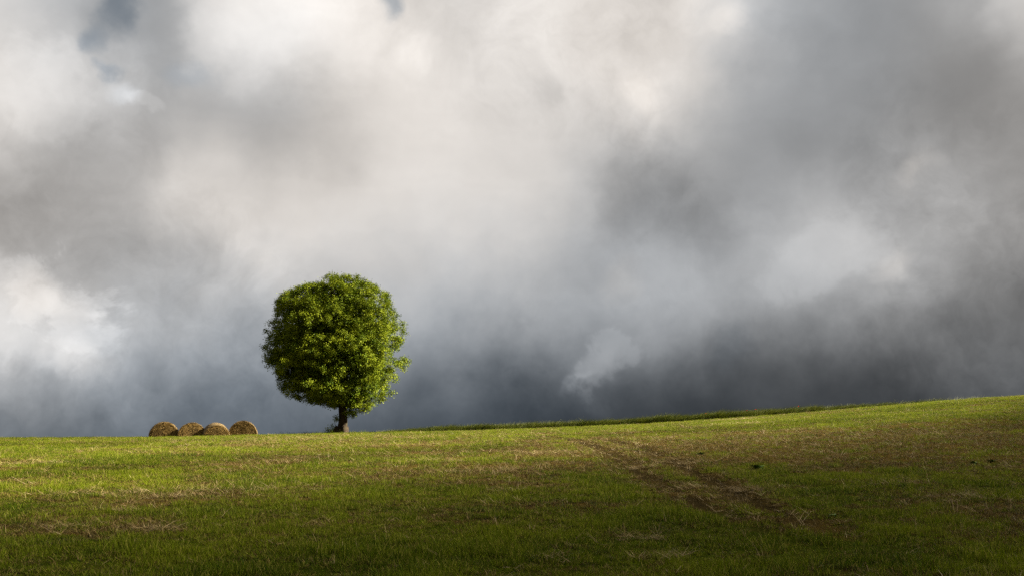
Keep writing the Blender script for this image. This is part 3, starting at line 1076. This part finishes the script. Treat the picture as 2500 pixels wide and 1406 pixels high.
v_, f_ = join_np([tube(pth, np.linspace(.03, .008, 12), 6, tr_), tube(p2, np.linspace(.014, .005, 9), 5, tr_), tube(p3, np.linspace(.014, .005, 8), 5, tr_)])
link('branch', mesh_np('branch', v_, f_, bark, shade=True), tree)

# ----------------------------------------------------------------------------
# round bales
# ----------------------------------------------------------------------------
hay, T, p, o = new_mat('pressed_hay', .85, .15)
tc = T.node('ShaderNodeTexCoord').outputs['Object']
ox, oy, oz = T.xyz(tc)
rr_n = T.m('SQRT', T.m('ADD', T.m('MULTIPLY', ox, ox), T.m('MULTIPLY', oz, oz)))
an = T.m('ARCTAN2', oz, ox)
sp = T.m('ADD', T.m('MULTIPLY', rr_n, 24.0), T.m('MULTIPLY', an, .16))
cyl = T.join(T.m('MULTIPLY', an, 2.0), sp, T.m('MULTIPLY', oy, 22.0))
h1 = T.noise(cyl, 1.0, 6, .7, .8)
h2 = T.noise(tc, 30.0, 6, .7)
hc = T.mix(T.rng(h1.outputs['Fac'], .38, .64), (0.0311, 0.0173, 0.0045), (0.2643, 0.1615, 0.0419))
hc = T.mix(T.rng(h2.outputs['Fac'], .55, .75), hc, (0.4042, 0.2598, 0.0826))
nob = T.node('ShaderNodeTexCoord').outputs['Normal']
nx_, ny_, nz_ = T.xyz(nob)
bleach_rim_light = T.mix(T.rng(h2.outputs['Fac'], .35, .65), (0.0736, 0.0503, 0.0216), (0.2650, 0.1957, 0.1014))  # paler barrel: bleached outside, with the bright rim light also put into the colour
hc = T.mix(T.rng(T.m('ABSOLUTE', ny_), .75, .35), hc, bleach_rim_light)
T.put(p.inputs['Base Color'], hc)
bp = T.node('ShaderNodeBump')
bp.inputs['Strength'].default_value = .9
bp.inputs['Distance'].default_value = .03
T.put(bp.inputs['Height'], T.m('ADD', h1.outputs['Fac'], T.m('MULTIPLY', h2.outputs['Fac'], .5)))
T.put(p.inputs['Normal'], bp.outputs[0])
hays = blade_material('hay_strands', (0.0515, 0.0301, 0.0083), (0.3231, 0.2045, 0.0572), (0.6167, 0.4090, 0.1457), (0.1175, 0.0682, 0.0209), .7, .15, .2)


def bale(u, vtop, rad_, length, yaw, pitch, ydist, seed, label):
    r = np.random.RandomState(seed)
    root = link('hay_bale', None)
    tag(root, label, 'hay bale', 'round hay bales in a row on the crest')
    NA, NR, NL = 72, 14, 16
    V, F = [], []
    # rings: front face from the middle outwards, barrel, back face inwards
    prof = [(rad_ * k_ / NR, -length / 2) for k_ in range(1, NR)] + [(rad_ * (1 - .012 * math.cos(k_)), -length / 2 + length * k_ / NL) for k_ in range(NL + 1)] + \
           [(rad_ * (NR - k_) / NR, length / 2) for k_ in range(1, NR)]
    for pi, (q_, yy) in enumerate(prof):
        for k_ in range(NA):
            a = 2 * math.pi * k_ / NA
            fr = q_ / rad_
            d1 = (vnoise(np.array(math.cos(a) * fr * 3 + 9), np.array(math.sin(a) * fr * 3 + yy), .5, seed, 3) - .5)
            q2 = q_ * (1 + .05 * float(d1) * (fr > .9))
            y2 = yy
            if pi < NR:          # the coil: windings stand proud and sink, the heart is hollow
                y2 += -.05 * (1 - fr ** 3) + .045 * math.sin(2 * math.pi * (q_ * 9 + a / (2 * math.pi))) + .10 * float(d1) * (.4 + .6 * fr) + .20 * math.exp(-(q_ / .10) ** 2)
            elif pi > len(prof) - NR:
                y2 += .05 * (1 - fr ** 3)
            if q_ > rad_ * .98:
                rnd = min(abs(yy + length / 2), abs(yy - length / 2))
                q2 *= 1 - .035 * math.exp(-rnd / .04)
            q2 *= 1 - .05 * max(0, -math.sin(a)) ** 3   # settled a little on its underside
            V.append((q2 * math.cos(a), y2, q2 * math.sin(a)))
    n_ = len(prof)
    for i in range(n_ - 1):
        for k_ in range(NA):
            k2 = (k_ + 1) % NA
            F.append((i * NA + k_, i * NA + k2, (i + 1) * NA + k2, (i + 1) * NA + k_))
    V = np.array(V)
    c0, c1 = len(V), len(V) + 1
    V = np.concatenate([V, [[0, -length / 2 + .04, 0], [0, length / 2 + .04, 0]]])
    me = bpy.data.meshes.new('roll')
    me.from_pydata(V.tolist(), [], F + [(k_, c0, (k_ + 1) % NA) for k_ in range(NA)] + [((n_ - 1) * NA + (k_ + 1) % NA, c1, (n_ - 1) * NA + k_) for k_ in range(NA)])
    me.materials.append(hay)
    me.polygons.foreach_set('use_smooth', np.ones(len(me.polygons), bool))
    link('roll', me, root)
    # loose strands: wound round on the faces, ruffled on the barrel, some hanging
    VV, FF, tip, var = [], [], [], []

    def strand(pts_, w, side_):
        o_ = len(VV)
        va_ = r.rand()
        m_ = len(pts_)
        for i, q_ in enumerate(pts_):
            ww = w * (1 - .7 * i / (m_ - 1))
            VV.append(q_ - side_ * ww)
            VV.append(q_ + side_ * ww)
            tip.extend((.2 + .8 * i / (m_ - 1),) * 2)
            var.extend((va_,) * 2)
        for i in range(m_ - 1):
            FF.append((o_ + 2 * i, o_ + 2 * i + 1, o_ + 2 * i + 3, o_ + 2 * i + 2))
    for _ in range(2600):        # front face
        q_ = rad_ * math.sqrt(r.rand()) * .99
        a = r.rand() * 2 * math.pi
        ln_ = .06 + .16 * r.rand()
        da = ln_ / max(q_, .12) * (1 if r.rand() > .5 else -1)
        rise = r.randn() * .05 + .015
        off = -length / 2 - .052 * (1 - (q_ / rad_) ** 3) - .008
        pts_ = []
        for i in range(3):
            a2 = a + da * i / 2
            q3 = min(q_ + rise * i / 2, rad_ * 1.03)
            pts_.append(np.array([q3 * math.cos(a2), off - .028 * r.rand() - .012 * i, q3 * math.sin(a2)]))
        sd = np.array([math.cos(a), r.randn() * .4, math.sin(a)])
        strand(pts_, .0045, sd / np.linalg.norm(sd))
    for _ in range(2600):        # barrel
        a = r.rand() * 2 * math.pi
        yy = (r.rand() - .5) * length
        ln_ = .07 + .16 * r.rand()
        da = ln_ / rad_ * (1 if r.rand() > .3 else -1)
        lift = .004 + .035 * r.rand() ** 2
        sk = r.randn() * .05
        pts_ = []
        for i in range(3):
            a2 = a + da * i / 2
            q3 = rad_ * (1.0) + .004 + lift * i / 2 * 1.3
            pts_.append(np.array([q3 * math.cos(a2), yy + sk * i / 2, q3 * math.sin(a2)]))
        strand(pts_, .0045, np.array([0, 1.0, 0]))
    for _ in range(260):         # rim fringe and hanging wisps on the face
        a = r.rand() * math.pi
        q_ = rad_ * (.97 + .03 * r.rand())
        p0 = np.array([q_ * math.cos(a), -length / 2 - .01, q_ * math.sin(a)])
        dr_ = np.array([math.cos(a) * .6 + r.randn() * .4, -.5 * r.rand(), math.sin(a) * .6 + r.randn() * .4])
        ln_ = .04 + .07 * r.rand()
        strand([p0, p0 + dr_ * ln_, p0 + dr_ * ln_ * 1.6 + np.array([0, 0, -.02])], .004, np.array([0, 1.0, 0]))
    cx_ = r.uniform(.2, .5) * rad_
    for _ in range(140):
        p0 = np.array([cx_ + r.randn() * .10, -length / 2 - .05 - .03 * r.rand(), rad_ * r.uniform(.15, .65)])
        ln_ = .15 + .25 * r.rand()
        strand([p0, p0 + np.array([r.randn() * .03, -.015, -ln_ * .5]), p0 + np.array([r.randn() * .06, -.005, -ln_])], .005, np.array([1.0, 0, 0]))
    me = mesh_np('loose_strands', VV, FF, hays, {'tip': tip, 'var': var})
    tag(link('loose_strands', me, root), kind='stuff')
    x_, up_ = (u - 1250) / FPX, (703 - vtop) / FPX
    dy_, dz_ = math.cos(PITCH) - up_ * math.sin(PITCH), math.sin(PITCH) + up_ * math.cos(PITCH)
    tt = ydist / dy_
    ztop = EYE + dz_ * tt
    root.location = (x_ * tt - length / 2 * math.sin(yaw - math.atan2(x_, 1)), ydist + length / 2, ztop - rad_)
    root.rotation_euler = (pitch, 0, yaw - math.atan2(x_, 1))
    print('leaves', len(Fl)); print('bale', u, 'x %.2f ground %.2f bottom %.2f' % (x_ * tt, float(H(x_ * tt, ydist)), ztop - 2 * rad_))
    return root


bale(402, 1028.5, .90, 1.25, R(-2), 0, 67.6, 1, 'leftmost and widest of the four round hay bales, its coiled face straight on')
bale(470, 1030.5, .84, 1.20, R(3), 0, 67.4, 2, 'second round hay bale from the left, the lowest of the row')
bale(531, 1032, .81, 1.25, R(5), R(10), 66.9, 3, 'third round hay bale from the left, its lit back showing above its face')
bale(594, 1026, .86, 1.20, R(-3), 0, 67.5, 4, 'rightmost of the four hay bales, nearest the tree, wisps hanging on its face')

# ----------------------------------------------------------------------------
# broad leaved weeds in the field, poppies in the verge
# ----------------------------------------------------------------------------
weedm, T, p, o = new_mat('weed_leaf', .5, .4)
wn = T.noise(T.node('ShaderNodeNewGeometry').outputs['Position'], 30, 3)
T.put(p.inputs['Base Color'], T.mix(wn.outputs['Fac'], (.04, .085, .004), (.08, .14, .008)))
redm, T, p, o = new_mat('reddened_leaf', .6, .3)
wn = T.noise(T.node('ShaderNodeNewGeometry').outputs['Position'], 30, 3)
T.put(p.inputs['Base Color'], T.mix(wn.outputs['Fac'], (.16, .04, .02), (.30, .11, .04)))


def leaf_mesh(L_, w_, bend, m):
    V, F = [], []
    for i in range(6):
        t = i / 5
        ww = w_ * math.sin(math.pi * min(.97, t * .85 + .12)) ** .8 * (1 if i < 5 else .1)
        x_ = L_ * t
        z_ = L_ * (.55 * t - bend * t * t)
        V += [(x_, -ww, z_ + .25 * ww), (x_, 0, z_), (x_, ww, z_ + .25 * ww)]
        if i:
            b_ = 3 * (i - 1)
            F += [(b_, b_ + 1, b_ + 4, b_ + 3), (b_ + 1, b_ + 2, b_ + 5, b_ + 4)]
    me = bpy.data.meshes.new('leaf')
    me.from_pydata(V, [], F)
    me.materials.append(m)
    return me


LG = [leaf_mesh(.13, .036, .2, weedm), leaf_mesh(.11, .034, .35, weedm), leaf_mesh(.15, .04, .28, weedm)]
LR = [leaf_mesh(.16, .02, .5, redm), leaf_mesh(.12, .02, .4, redm)]
wr = random.Random(3)


def weed(u, v, size, n_, label, red=False, cat='weed'):
    gx, gy = ground_at(u, v)
    size *= .62
    n_ = int(n_ * 1.7)
    root = link('weed', None, loc=(gx, gy, float(H(gx, gy)) + .02))
    tag(root, label, cat, 'broad leaved weeds in the mown field')
    for k_ in range(n_):
        lf = link('leaf', wr.choice(LR if red else LG), root)
        lf.rotation_euler = (wr.uniform(-.2, .2), wr.uniform(-.25, .55), 2 * math.pi * k_ / n_ + wr.uniform(-.3, .3))
        s = size * wr.uniform(.75, 1.15)
        lf.scale = (s, s, s)
        lf.location = (wr.uniform(-.03, .03) * size, wr.uniform(-.03, .03) * size, 0)


weed(1850, 1146, 1.5, 14, 'dark broad leaved weed at the upper right of the wheel tracks, the largest')
weed(2378, 1134, 1.2, 11, 'dark weed in the shaded slope, left one of the pair near the right edge')
weed(2421, 1129, 1.1, 10, 'dark weed in the shaded slope, right one of the pair near the right edge')
weed(1710, 1110, 1.1, 10, 'dark weed between the upper ends of the two wheel tracks')
weed(2033, 1264, .8, 9, 'upright spiky weed low down right of the wheel tracks')
weed(538, 1228, .45, 8, 'reddened dying weed in the brown drift on the left', True)

poppym, T, p, o = new_mat('poppy_petal', .5, .2)
T.put(p.inputs['Base Color'], T.mix(T.noise(T.node('ShaderNodeNewGeometry').outputs['Position'], 60, 2).outputs['Fac'], (.55, .02, .01), (.8, .06, .02)))
stemm, T, p, o = new_mat('poppy_stem', .6, .2)
T.put(p.inputs['Base Color'], T.mix(T.noise(T.node('ShaderNodeNewGeometry').outputs['Position'], 40, 2).outputs['Fac'], (.04, .08, .02), (.08, .13, .03)))


def poppy(u, hgt_, label):
    px_ = (u - 1250) / FPX * 60.0
    py_ = 57.3 + (px_ - TX) * .1 + float(smooth(12, 27, px_)) * 2.0
    root = link('poppy', None, loc=(px_, py_, float(H(px_, py_))))
    tag(root, label, 'poppy', 'red poppies in the uncut strip')
    v_, f_ = tube(spline([(0, 0, -.03), (.02, 0, hgt_ * .5), (.07, -.02, hgt_)], 7), np.full(7, .004), 5, tr_)
    link('stem', mesh_np('stem', v_, f_, stemm, shade=True), root)
    for k_ in range(4):
        a = math.pi / 2 * k_ + .3
        V, F = [], []
        for i in range(4):
            t = i / 3
            for j in range(5):
                b_ = a + (j - 2) * .36 * (1 - .1 * t)
                q_ = .055 * t
                V.append((.07 + q_ * math.cos(b_), -.02 + q_ * math.sin(b_), hgt_ + .035 * t ** 1.5 + .004 * ((j + k_) % 2)))
        for i in range(3):
            for j in range(4):
                F.append((i * 5 + j, i * 5 + j + 1, (i + 1) * 5 + j + 1, (i + 1) * 5 + j))
        me = bpy.data.meshes.new('petal')
        me.from_pydata(V, [], F)
        me.materials.append(poppym)
        link('petal', me, root)


poppy(1503, .28, 'red poppy in the uncut strip, leftmost and standing apart from the others')
poppy(1712, .40, 'red poppy in the uncut strip, second from the left')
poppy(1813, .40, 'brightest red poppy in the uncut strip, above the heap of pale straw')
poppy(1835, .42, 'red poppy in the uncut strip, just right of the brightest one')
poppy(1944, .41, 'red poppy in the uncut strip, the rightmost')
